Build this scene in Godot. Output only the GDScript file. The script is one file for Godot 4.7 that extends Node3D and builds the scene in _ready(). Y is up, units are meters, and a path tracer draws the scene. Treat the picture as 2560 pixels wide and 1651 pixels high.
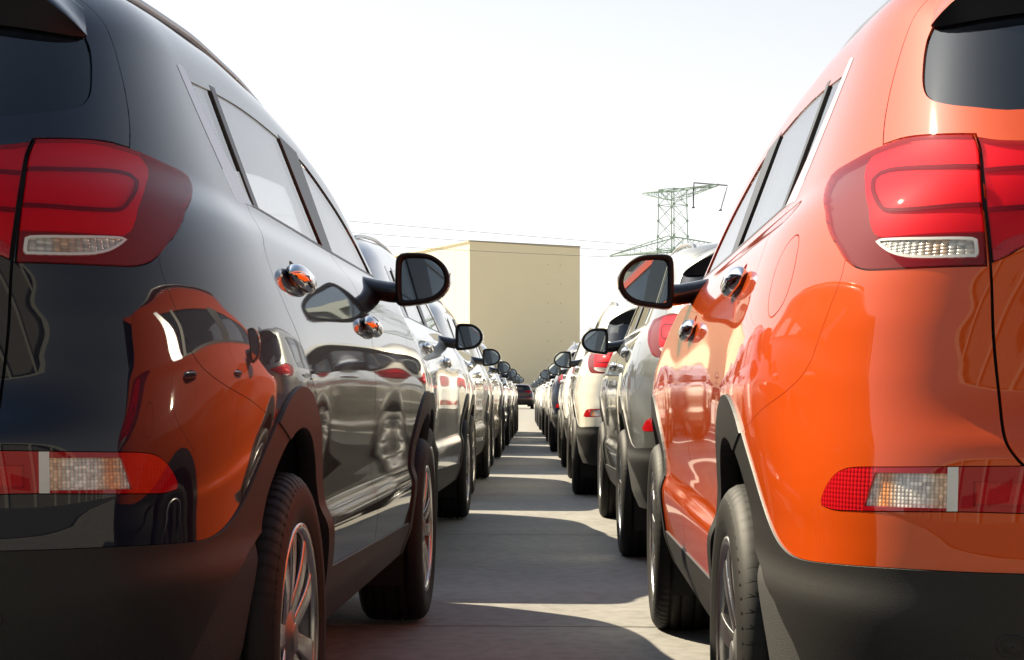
extends Node3D
# A lot of new sport utility cars in two rows, seen along the narrow gap between the rows.
# Car axes while building: x across (right side positive), y up, u metres forward of the rear bumper. A car node looks along its own -z, so u becomes -z.

# ---------------------------------------------------------------- car body as one smooth solid
const UE := 0.86
const UF := 3.55
const BX := 0.45
const YT := 0.90
const UR := 0.60
const UFB := 3.55
const RC := 0.45
const RV := 0.55
const S1 := BX
const S2 := BX + PI / 2.0 * RC
const S3 := S2 + UFB - UR
const S4 := S3 + PI / 2.0 * RC
const S5 := S4 + BX
const V2 := YT + PI / 2.0 * RV
const V3 := V2 + BX

var WS: PackedFloat32Array
var R0: PackedFloat32Array
var R1: PackedFloat32Array
var PP: PackedFloat32Array
var FN: PackedFloat32Array
var HT: PackedFloat32Array

var CS := PackedFloat32Array()
var RS := PackedFloat32Array()
var GP := PackedVector3Array()
var GN := PackedVector3Array()
var NC := 0
var NR := 0

var M := {}
var taken := {}


func lut(pts: Array, lo: float, hi: float, n: int, w: int) -> PackedFloat32Array:
	var y := PackedFloat32Array()
	y.resize(n)
	var k := 0
	for i in n:
		var x := lo + (hi - lo) * i / (n - 1.0)
		while k < pts.size() - 2 and x > pts[k + 1].x:
			k += 1
		var a: Vector2 = pts[k]
		var b: Vector2 = pts[k + 1]
		y[i] = lerpf(a.y, b.y, clampf((x - a.x) / (b.x - a.x), 0.0, 1.0))
	for p in 3:
		var z := PackedFloat32Array()
		z.resize(n)
		for i in n:
			var t := 0.0
			for d in range(-w, w + 1):
				var q := i + d
				if q < 0:
					t += 2.0 * y[0] - y[mini(-q, n - 1)]
				elif q >= n:
					t += 2.0 * y[n - 1] - y[maxi(2 * n - 2 - q, 0)]
				else:
					t += y[q]
			z[i] = t / (2 * w + 1)
		y = z
	return y


func body_tables() -> void:
	WS = lut([Vector2(.15, .82), Vector2(.25, .862), Vector2(.32, .888), Vector2(.40, .898), Vector2(.44, .902), Vector2(.48, .903), Vector2(.52, .884), Vector2(.58, .882), Vector2(.70, .892), Vector2(.80, .896), Vector2(.88, .890), Vector2(.94, .879), Vector2(.99, .864), Vector2(1.04, .846), Vector2(1.075, .827), Vector2(1.105, .801), Vector2(1.135, .777), Vector2(1.40, .685), Vector2(1.60, .605), Vector2(1.75, .53)], .15, 1.75, 641, 4)
	R0 = lut([Vector2(.15, .16), Vector2(.25, .07), Vector2(.35, .03), Vector2(.45, .01), Vector2(.55, .0), Vector2(.64, .0), Vector2(.698, .003), Vector2(.718, .016), Vector2(.738, .046), Vector2(.775, .066), Vector2(.90, .062), Vector2(.96, .055), Vector2(1.02, .06), Vector2(1.08, .085), Vector2(1.14, .125), Vector2(1.20, .175), Vector2(1.40, .345), Vector2(1.50, .43), Vector2(1.60, .53), Vector2(1.75, .70)], .15, 1.75, 641, 4)
	R1 = lut([Vector2(.15, .16), Vector2(.25, .07), Vector2(.35, .03), Vector2(.45, .01), Vector2(.55, .0), Vector2(.62, .002), Vector2(.72, .018), Vector2(.82, .040), Vector2(.92, .052), Vector2(1.02, .06), Vector2(1.08, .085), Vector2(1.14, .125), Vector2(1.20, .175), Vector2(1.40, .345), Vector2(1.50, .43), Vector2(1.60, .53), Vector2(1.75, .70)], .15, 1.75, 641, 8)
	PP = lut([Vector2(.15, 3.2), Vector2(.4, 3.8), Vector2(.62, 3.8), Vector2(.80, 3.2), Vector2(.95, 2.7), Vector2(1.1, 2.4), Vector2(1.3, 2.7), Vector2(1.75, 2.7)], .15, 1.75, 641, 12)
	FN = lut([Vector2(.15, 4.25), Vector2(.25, 4.33), Vector2(.4, 4.41), Vector2(.6, 4.44), Vector2(.8, 4.41), Vector2(.95, 4.36), Vector2(1.1, 4.28), Vector2(1.75, 4.0)], .15, 1.75, 641, 12)
	HT = lut([Vector2(-.2, 1.37), Vector2(.3, 1.49), Vector2(.6, 1.545), Vector2(1.0, 1.582), Vector2(1.5, 1.612), Vector2(2.0, 1.612), Vector2(2.4, 1.59), Vector2(2.7, 1.545), Vector2(2.9, 1.495), Vector2(3.55, 1.085), Vector2(3.62, 1.07), Vector2(4.0, 1.02), Vector2(4.25, .965), Vector2(4.42, .88), Vector2(4.6, .72)], -.2, 4.6, 961, 12)


func F(x: float, y: float, u: float) -> float:
	var t := clampf((y - .15) * 400.0, 0.0, 639.99)
	var i := int(t)
	t -= i
	var ws := WS[i] + (WS[i + 1] - WS[i]) * t
	var d := (y - .72) * 5.0
	var e := (u - .92) / .42
	var g := (u - 3.56) / .42
	ws += .016 * exp(-d * d) * (exp(-e * e) + exp(-g * g))
	var tp := 0.0
	if u < UE:
		d = (y - .60) / .14
		e = (u - .1) / .45
		ws += .014 * exp(-d * d - e * e)
		var rr := R0[i] + (R0[i + 1] - R0[i]) * t
		var k := clampf((x - .46) / .36, 0.0, 1.0)
		k = k * k * (3.0 - 2.0 * k)
		rr += (R1[i] + (R1[i + 1] - R1[i]) * t - rr) * k
		tp = pow((UE - u) / (UE - rr), PP[i] + (PP[i + 1] - PP[i]) * t)
	elif u > UF:
		tp = pow((u - UF) / (FN[i] + (FN[i + 1] - FN[i]) * t - UF), 2.6)
	var a := x / ws
	a *= a
	a = (pow(a * a * a + tp, 1.0 / 6.0) - 1.0) * ws
	t = clampf((u + .2) * 200.0, 0.0, 959.99)
	i = int(t)
	t -= i
	var b := y - HT[i] - (HT[i + 1] - HT[i]) * t + .15278 * x * x
	var h := maxf(.1 - absf(a - b), 0.0) * 10.0
	return maxf(a, b) + h * h * .025


func ray_at(s: float, v: float) -> Array:
	var o := Vector3(BX, minf(v, YT), clampf(UR + s - S2, UR, UFB))
	var th := 0.0
	if s < S1:
		o.x = s
	elif s < S2:
		th = (s - S1) / RC
	elif s < S3:
		th = PI / 2
	elif s < S4:
		th = PI / 2 + (s - S3) / RC
	else:
		th = PI
		o.x = S5 - s
	var ph := clampf((v - YT) / RV, 0.0, PI / 2)
	if v > V2:
		o.x -= v - V2
	return [o, Vector3(sin(th) * cos(ph), sin(ph), -cos(th) * cos(ph))]


func cast(s: float, v: float, guess := .4) -> Array:   # [point, distance], point in (x, y, u)
	var r := ray_at(s, v)
	var o: Vector3 = r[0]
	var d: Vector3 = r[1]
	var a := maxf(guess - .05, 0.0)
	var b := guess + .05
	var p := o + d * a
	var fa := F(p.x, p.y, p.z)
	if fa > 0.0:
		b = a
		a = 0.0
		p = o
		fa = F(p.x, p.y, p.z)
	p = o + d * b
	var fb := F(p.x, p.y, p.z)
	while fb < 0.0 and b < 2.0:
		a = b
		fa = fb
		b += .1
		p = o + d * b
		fb = F(p.x, p.y, p.z)
	var side := 0
	for k in 9:
		var m := a - fa * (b - a) / (fb - fa)
		p = o + d * m
		var f := F(p.x, p.y, p.z)
		if absf(f) < 1e-6:
			return [p, m]
		if f < 0.0:
			a = m
			fa = f
			if side == -1:
				fb *= .5
			side = -1
		else:
			b = m
			fb = f
			if side == 1:
				fa *= .5
			side = 1
	var mid := a - fa * (b - a) / (fb - fa)
	return [o + d * mid, mid]


func normal_at(p: Vector3) -> Vector3:
	var e := .003
	return Vector3(F(p.x + e, p.y, p.z) - F(p.x - e, p.y, p.z), F(p.x, p.y + e, p.z) - F(p.x, p.y - e, p.z), F(p.x, p.y, p.z + e) - F(p.x, p.y, p.z - e)).normalized()


func steps(a: PackedFloat32Array, to: float, d: float) -> void:
	var from := a[a.size() - 1]
	var n := int(ceil((to - from) / d))
	for i in n:
		a.append(lerpf(from, to, (i + 1.0) / n))


func build_grid() -> void:
	CS = PackedFloat32Array([0.0])
	steps(CS, S1, .013)
	steps(CS, S2, .010)
	steps(CS, S2 + .9, .014)
	steps(CS, S3, .024)
	steps(CS, S4, .022)
	steps(CS, S5, .03)
	RS = PackedFloat32Array([.24])
	steps(RS, .86, .0115)
	steps(RS, 1.32, .009)
	steps(RS, V2, .012)
	steps(RS, V3, .03)
	NC = CS.size()
	NR = RS.size()
	GP.resize(NC * NR)
	GN.resize(NC * NR)
	for i in NC:
		var s := CS[i]
		var g := .4
		var side := s > S2 - 1e-5 and s < S3 + 1e-5
		for j in NR:
			if RS[j] > V2 + 1e-5 and not side:
				GP[i * NR + j] = GP[i * NR + j - 1]
				GN[i * NR + j] = GN[i * NR + j - 1]
				continue
			var c := cast(s, RS[j], g)
			g = c[1]
			GP[i * NR + j] = c[0]
			var n := normal_at(c[0])
			if i == 0 or i == NC - 1 or j == NR - 1:
				n.x = 0.0
				n = n.normalized()
			GN[i * NR + j] = n


func on_body(s: float, v: float) -> Array:   # point and normal of the body at (s, v), node axes, right side
	var c := cast(s, v)
	var p: Vector3 = c[0]
	var n := normal_at(p)
	return [Vector3(p.x, p.y, -p.z), Vector3(n.x, n.y, -n.z)]


# ---------------------------------------------------------------- panels cut out of the body
func smooth(pts: Array, sub := 4, corner := 38.0) -> PackedVector2Array:
	var n := pts.size()
	var out := PackedVector2Array()
	for i in n:
		var a: Vector2 = pts[i]
		var b: Vector2 = pts[(i + 1) % n]
		var z: Vector2 = pts[(i + n - 1) % n]
		var c: Vector2 = pts[(i + 2) % n]
		var ta := (b - z) * .5
		var tb := (c - a) * .5
		var l := (b - a).length()
		if absf(rad_to_deg((a - z).angle_to(b - a))) > corner:
			ta = b - a
		if absf(rad_to_deg((b - a).angle_to(c - b))) > corner:
			tb = b - a
		ta = ta.normalized() * l
		tb = tb.normalized() * l
		var k := 1 if l < .012 else sub
		for q in k:
			var t := float(q) / k
			var t2 := t * t
			var t3 := t2 * t
			out.append(a * (2 * t3 - 3 * t2 + 1) + ta * (t3 - 2 * t2 + t) + b * (3 * t2 - 2 * t3) + tb * (t3 - t2))
	return out


func P(flat: Array, sub := 4, corner := 38.0) -> PackedVector2Array:
	var a := []
	for i in range(0, flat.size(), 2):
		a.append(Vector2(flat[i], flat[i + 1]))
	return smooth(a, sub, corner)


func ellipse(c: Vector2, r: Vector2, turn := 0.0, n := 28, power := 2.0) -> PackedVector2Array:
	var out := PackedVector2Array()
	for i in n:
		var a := TAU * i / n
		var p := Vector2(signf(cos(a)) * pow(absf(cos(a)), 2.0 / power) * r.x, signf(sin(a)) * pow(absf(sin(a)), 2.0 / power) * r.y)
		out.append(c + p.rotated(turn))
	return out


func grown(poly: PackedVector2Array, by: float) -> Array:
	return [poly] if by == 0.0 else Array(Geometry2D.offset_polygon(poly, by, Geometry2D.JOIN_MITER))


func whole_body() -> Dictionary:
	var w := PackedInt32Array()
	for i in NC - 1:
		var side := CS[i] > S2 - 1e-5 and CS[i + 1] < S3 + 1e-5
		for j in NR - 1:
			if RS[j] > V2 - 1e-5 and not side:
				break
			w.append(i * NR + j)
	return {"w": w, "p": []}


func col_of(s: float) -> int:
	return clampi(CS.bsearch(s, false) - 1, 0, NC - 2)


func row_of(v: float) -> int:
	return clampi(RS.bsearch(v, false) - 1, 0, NR - 2)


func cell_poly(c: int) -> PackedVector2Array:
	var i := c / NR
	var j := c % NR
	return PackedVector2Array([Vector2(CS[i], RS[j]), Vector2(CS[i + 1], RS[j]), Vector2(CS[i + 1], RS[j + 1]), Vector2(CS[i], RS[j + 1])])


func outline_cells(poly: PackedVector2Array, marks: Dictionary) -> void:
	for k in poly.size():
		var a := poly[k]
		var b := poly[(k + 1) % poly.size()]
		var n := int(ceil((b - a).length() / .0022)) + 1
		for q in n:
			var p := a.lerp(b, float(q) / n)
			marks[col_of(p.x) * NR + row_of(p.y)] = true


# cut(surface, outline, gap): [what lies inside the outline shrunk by gap, what lies outside it]
func cut(surf: Dictionary, poly: PackedVector2Array, gap := .002) -> Array:
	var shr := grown(poly, -gap)
	var marks := {}
	outline_cells(poly, marks)
	for q in shr:
		outline_cells(q, marks)
	var lo := poly[0]
	var hi := poly[0]
	for p in poly:
		lo = lo.min(p)
		hi = hi.max(p)
	var inside := {"w": PackedInt32Array(), "p": []}
	var outside := {"w": PackedInt32Array(), "p": []}
	var c0 := col_of(lo.x)
	var c1 := col_of(hi.x)
	var r0 := row_of(lo.y)
	var r1 := row_of(hi.y)
	for c in surf.w:
		var i: int = c / NR
		var j: int = c % NR
		if i < c0 or i > c1 or j < r0 or j > r1:
			outside.w.append(c)
		elif marks.has(c):
			cut_piece(c, cell_poly(c), poly, shr, inside, outside)
		elif Geometry2D.is_point_in_polygon(Vector2(CS[i] + CS[i + 1], RS[j] + RS[j + 1]) * .5, poly):
			inside.w.append(c)
		else:
			outside.w.append(c)
	for e in surf.p:
		var i: int = e[0] / NR
		var j: int = e[0] % NR
		if i < c0 or i > c1 or j < r0 or j > r1:
			outside.p.append(e)
		else:
			cut_piece(e[0], e[1], poly, shr, inside, outside)
	return [inside, outside]


func cut_piece(c: int, piece: PackedVector2Array, poly: PackedVector2Array, shr: Array, inside: Dictionary, outside: Dictionary) -> void:
	for q in shr:
		for r in Geometry2D.intersect_polygons(piece, q):
			inside.p.append([c, r])
	for r in Geometry2D.clip_polygons(piece, poly):
		outside.p.append([c, r])


class Shape:
	var v := PackedVector3Array()
	var n := PackedVector3Array()
	var t := PackedVector2Array()
	var f := PackedInt32Array()

	func vert(p: Vector3, nn: Vector3, uv := Vector2.ZERO) -> int:
		v.append(p)
		n.append(nn)
		t.append(uv)
		return v.size() - 1

	func tri(a: int, b: int, c: int) -> void:
		if (v[b] - v[a]).cross(v[c] - v[a]).dot(n[a] + n[b] + n[c]) > 0.0:
			f.append_array([a, c, b])
		else:
			f.append_array([a, b, c])

	func quad(a: int, b: int, c: int, d: int) -> void:
		tri(a, b, c)
		tri(a, c, d)

	func flat_quad(a: Vector3, b: Vector3, c: Vector3, d: Vector3, out: Vector3) -> void:
		var m := (c - a).cross(d - b).normalized()
		if m.dot(out) < 0.0:
			m = -m
		quad(vert(a, m, Vector2(0, 0)), vert(b, m, Vector2((b - a).length(), 0)), vert(c, m, Vector2((b - a).length(), (c - b).length())), vert(d, m, Vector2(0, (c - b).length())))

	func join(o: Shape, flip := false, at := Transform3D()) -> void:
		var base := v.size()
		for i in o.v.size():
			var p := at * o.v[i]
			var m := (at.basis * o.n[i]).normalized()
			if flip:
				p.x = -p.x
				m.x = -m.x
			v.append(p)
			n.append(m)
		t.append_array(o.t)
		for i in range(0, o.f.size(), 3):
			if flip:
				f.append_array([base + o.f[i], base + o.f[i + 2], base + o.f[i + 1]])
			else:
				f.append_array([base + o.f[i], base + o.f[i + 1], base + o.f[i + 2]])

	func mirrored() -> Shape:
		var o := Shape.new()
		o.join(self, true)
		return o

	func both() -> Shape:
		var o := Shape.new()
		o.join(self)
		o.join(self, true)
		return o

	func mesh() -> ArrayMesh:
		var a := []
		a.resize(Mesh.ARRAY_MAX)
		a[Mesh.ARRAY_VERTEX] = v
		a[Mesh.ARRAY_NORMAL] = n
		a[Mesh.ARRAY_TEX_UV] = t
		a[Mesh.ARRAY_INDEX] = f
		var m := ArrayMesh.new()
		if f.size():
			m.add_surface_from_arrays(Mesh.PRIMITIVE_TRIANGLES, a)
		return m

	# bar with a square section, for lattices and frames
	func bar(a: Vector3, b: Vector3, w: float, h := -1.0, up := Vector3.UP) -> void:
		h = w if h < 0.0 else h
		var d := (b - a).normalized()
		if absf(d.dot(up)) > .98:
			up = Vector3.RIGHT
		var x := d.cross(up).normalized() * w * .5
		var y := x.cross(d).normalized() * h * .5
		var c := [-x - y, x - y, x + y, -x + y]
		for k in 4:
			flat_quad(a + c[k], a + c[(k + 1) % 4], b + c[(k + 1) % 4], b + c[k], c[k] + c[(k + 1) % 4])
		flat_quad(a + c[0], a + c[1], a + c[2], a + c[3], -d)
		flat_quad(b + c[0], b + c[1], b + c[2], b + c[3], d)

	func box(lo: Vector3, hi: Vector3) -> void:
		var c := (lo + hi) * .5
		bar(Vector3(c.x, c.y, lo.z), Vector3(c.x, c.y, hi.z), hi.x - lo.x, hi.y - lo.y)

	# rings of equal length, one after the other; closed means that each ring closes on itself
	func loft(rings: Array, closed := true, cap0 := false, cap1 := false) -> void:
		var k: int = rings[0].size()
		var base := v.size()
		var m := k if closed else k - 1
		var mid := Vector3.ZERO
		for r in rings:
			for p in r:
				mid += p / (k * rings.size())
		for i in rings.size():
			for j in k:
				vert(rings[i][j], Vector3.ZERO, Vector2(float(j) / k, float(i) / rings.size()))
		var acc := PackedVector3Array()
		acc.resize(k * rings.size())
		var tris := []
		for i in rings.size() - 1:
			for j in m:
				var a := i * k + j
				var b := i * k + (j + 1) % k
				tris.append([a, b, b + k])
				tris.append([a, b + k, a + k])
		for q in tris:
			var g := (v[base + q[1]] - v[base + q[0]]).cross(v[base + q[2]] - v[base + q[0]])
			for z in q:
				acc[z] += g
		var sign := 0.0
		for z in acc.size():
			sign += acc[z].dot(v[base + z] - mid)
		var sg := 1.0 if sign >= 0.0 else -1.0
		for z in acc.size():
			n[base + z] = acc[z].normalized() * sg
		for q in tris:
			tri(base + q[0], base + q[1], base + q[2])
		if cap0:
			cap(rings[0], rings[0][0] - rings[1][0])
		if cap1:
			cap(rings[-1], rings[-1][0] - rings[-2][0])

	func cap(ring: Array, out: Vector3) -> void:
		var c := Vector3.ZERO
		for p in ring:
			c += p / ring.size()
		var g := Vector3.ZERO
		for j in ring.size():
			g += (ring[j] - c).cross(ring[(j + 1) % ring.size()] - c)
		g = g.normalized()
		if g.dot(out) < 0.0:
			g = -g
		var o := vert(c, g)
		for j in ring.size():
			tri(o, vert(ring[j], g), vert(ring[(j + 1) % ring.size()], g))

	# profile of (radius, along x) turned about the x axis
	func lathe(prof: Array, seg: int, closed := true) -> void:
		var rings := []
		for p in prof:
			var r := []
			for j in seg:
				var a := TAU * j / seg
				r.append(Vector3(p.y, p.x * cos(a), p.x * sin(a)))
			rings.append(r)
		var base := v.size()
		for i in prof.size():
			var d: Vector2 = prof[mini(i + 1, prof.size() - 1)] - prof[maxi(i - 1, 0)]
			var m := Vector2(d.y, -d.x).normalized()
			for j in seg:
				var a := TAU * j / seg
				vert(rings[i][j], Vector3(m.y, m.x * cos(a), m.x * sin(a)))
		for i in prof.size() - 1:
			for j in seg:
				var a := base + i * seg + j
				var b := base + i * seg + (j + 1) % seg
				quad(a, b, b + seg, a + seg)


func surface(surf: Dictionary, lift := 0.0, flange := .010) -> Shape:   # right half, node axes
	var o := Shape.new()
	var at := {}
	var edges := {}
	var polys := []
	for c in surf.w:
		var i: int = c / NR
		var j: int = c % NR
		var q := []
		for e in [[0, 0], [1, 0], [1, 1], [0, 1]]:
			var id: int = (i + e[0]) * NR + j + e[1]
			if not at.has(id):
				var p := GP[id] + GN[id] * lift
				at[id] = o.vert(Vector3(p.x, p.y, -p.z), Vector3(GN[id].x, GN[id].y, -GN[id].z), Vector2(CS[i + e[0]], RS[j + e[1]]))
			q.append(at[id])
		polys.append(q)
	for e in surf.p:
		var i: int = e[0] / NR
		var j: int = e[0] % NR
		var w := CS[i + 1] - CS[i]
		var h := RS[j + 1] - RS[j]
		var idx := []
		for p: Vector2 in e[1]:
			var a := clampf((p.x - CS[i]) / w, 0.0, 1.0)
			var b := clampf((p.y - RS[j]) / h, 0.0, 1.0)
			if minf(a, 1.0 - a) * w < 3e-5:
				a = roundf(a)
			if minf(b, 1.0 - b) * h < 3e-5:
				b = roundf(b)
			var key: Variant
			if (a == 0.0 or a == 1.0) and (b == 0.0 or b == 1.0):
				key = (i + int(a)) * NR + j + int(b)
			else:
				key = Vector2i(roundi((CS[i] + a * w) * 15000.0), roundi((RS[j] + b * h) * 15000.0))
			if not at.has(key):
				var k := i * NR + j
				var pos := GP[k].lerp(GP[k + NR], a).lerp(GP[k + 1].lerp(GP[k + NR + 1], a), b)
				var n := GN[k].lerp(GN[k + NR], a).lerp(GN[k + 1].lerp(GN[k + NR + 1], a), b).normalized()
				pos += n * lift
				at[key] = o.vert(Vector3(pos.x, pos.y, -pos.z), Vector3(n.x, n.y, -n.z), Vector2(CS[i] + a * w, RS[j] + b * h))
			if idx.is_empty() or idx[-1] != at[key]:
				idx.append(at[key])
		if idx.size() > 1 and idx[0] == idx[-1]:
			idx.pop_back()
		if idx.size() < 3:
			continue
		if idx.size() <= 4 and convex(e[1]):
			polys.append(idx)
		else:
			var flat := PackedVector2Array()
			for z in idx:
				flat.append(o.t[z])
			var tr := Geometry2D.triangulate_polygon(flat)
			for z in range(0, tr.size(), 3):
				polys.append([idx[tr[z]], idx[tr[z + 1]], idx[tr[z + 2]]])
	for q in polys:
		for z in range(1, q.size() - 1):
			o.tri(q[0], q[z], q[z + 1])
	if flange > 0.0:
		for z in range(0, o.f.size(), 3):
			for k in 3:
				var a := o.f[z + k]
				var b := o.f[z + (k + 1) % 3]
				var key := mini(a, b) * 4194304 + maxi(a, b)
				if edges.has(key):
					edges[key] = -1
				else:
					edges[key] = z
		for key in edges:
			var z: int = edges[key]
			if z < 0:
				continue
			var a: int = key / 4194304
			var b: int = key % 4194304
			if absf(o.v[a].x) < .0005 and absf(o.v[b].x) < .0005:
				continue
			var mid := (o.v[o.f[z]] + o.v[o.f[z + 1]] + o.v[o.f[z + 2]]) / 3.0
			var along := (o.v[b] - o.v[a]).normalized()
			if along.length() < .5:
				continue
			var out := along.cross(o.n[a]).normalized()
			if out.dot(o.v[a] - mid) < 0.0:
				out = -out
			var na := (out * .8 + o.n[a] * .6).normalized()
			var nb := (out * .8 + o.n[b] * .6).normalized()
			o.quad(o.vert(o.v[a], na, o.t[a]), o.vert(o.v[b], nb, o.t[b]), o.vert(o.v[b] - o.n[b] * flange, out, o.t[b]), o.vert(o.v[a] - o.n[a] * flange, out, o.t[a]))
	return o


func convex(poly: PackedVector2Array) -> bool:
	var s := 0.0
	for k in poly.size():
		var c := (poly[(k + 1) % poly.size()] - poly[k]).cross(poly[(k + 2) % poly.size()] - poly[(k + 1) % poly.size()])
		if c * s < 0.0:
			return false
		if c != 0.0:
			s = c
	return true


# ---------------------------------------------------------------- names, labels, nodes
func fresh(called: String, parent: Node) -> String:
	var key := str(parent.get_instance_id()) + called
	var k: int = taken.get(key, 0)
	taken[key] = k + 1
	return called if k == 0 else "%s_%03d" % [called, k]


func part(called: String, shape: Shape, mat: Material, parent: Node, at := Transform3D()) -> MeshInstance3D:
	var o := MeshInstance3D.new()
	o.name = fresh(called, parent)
	o.mesh = shape.mesh()
	o.material_override = mat
	o.transform = at
	parent.add_child(o, true)
	return o


func tag(o: Node, label: String, category := "", group := "", kind := "") -> void:
	o.set_meta("label", label)
	if category:
		o.set_meta("category", category)
	if group:
		o.set_meta("group", group)
	if kind:
		o.set_meta("kind", kind)


func root_node(called: String) -> Node3D:
	var o := Node3D.new()
	o.name = fresh(called, self)
	add_child(o, true)
	return o


# ---------------------------------------------------------------- materials
func lin(r: float, g: float, b: float, a := 1.0) -> Color:
	var c := Color(r, g, b).linear_to_srgb()
	c.a = a
	return c


func mat(color: Color, rough: float, metal := 0.0, coat := 0.0) -> StandardMaterial3D:
	var m := StandardMaterial3D.new()
	m.albedo_color = color
	m.roughness = rough
	m.metallic = metal
	if coat > 0.0:
		m.clearcoat_enabled = true
		m.clearcoat = coat
		m.clearcoat_roughness = .02
	return m


func noise_tex(freq: float, octaves: int, ramp: Array, size := 512, sd := 1, kind := FastNoiseLite.TYPE_SIMPLEX_SMOOTH) -> NoiseTexture2D:
	var n := FastNoiseLite.new()
	n.noise_type = kind
	n.seed = sd
	n.frequency = freq
	n.fractal_octaves = octaves
	var t := NoiseTexture2D.new()
	t.width = size
	t.height = size
	t.seamless = true
	t.noise = n
	if ramp:
		var g := Gradient.new()
		g.offsets = PackedFloat32Array(ramp[0])
		g.colors = PackedColorArray(ramp[1])
		t.color_ramp = g
	return t


func prism_image(w: int, h: int, nx: int, ny: int, sd: int, amber: float) -> Array:   # ribbed reflector behind clear plastic, glints and rib shading painted into the colour: [colour, height]
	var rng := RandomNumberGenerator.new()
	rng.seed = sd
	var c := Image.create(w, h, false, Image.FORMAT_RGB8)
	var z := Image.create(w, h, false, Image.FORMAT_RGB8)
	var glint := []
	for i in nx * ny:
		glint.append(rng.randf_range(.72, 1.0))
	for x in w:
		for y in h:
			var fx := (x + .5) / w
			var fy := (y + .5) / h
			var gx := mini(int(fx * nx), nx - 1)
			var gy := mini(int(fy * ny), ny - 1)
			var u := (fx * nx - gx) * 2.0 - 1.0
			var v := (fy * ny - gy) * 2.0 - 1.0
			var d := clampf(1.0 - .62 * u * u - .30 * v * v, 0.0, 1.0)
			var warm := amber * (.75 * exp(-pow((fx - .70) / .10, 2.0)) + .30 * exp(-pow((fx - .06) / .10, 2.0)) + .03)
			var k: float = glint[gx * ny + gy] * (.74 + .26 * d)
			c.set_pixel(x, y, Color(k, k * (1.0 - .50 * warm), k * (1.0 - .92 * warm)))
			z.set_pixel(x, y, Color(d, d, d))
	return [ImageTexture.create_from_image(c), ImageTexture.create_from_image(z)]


func paint(color: Color, metal: float, rough := .34) -> StandardMaterial3D:
	var m := mat(color, rough, metal, 1.0)
	m.clearcoat_roughness = .028
	m.heightmap_enabled = true
	m.heightmap_texture = M.peel
	m.heightmap_scale = .0014
	m.uv1_triplanar = true
	m.uv1_scale = Vector3(3, 3, 3)
	if metal < .1:
		m.metallic_specular = .10
	return m


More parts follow.
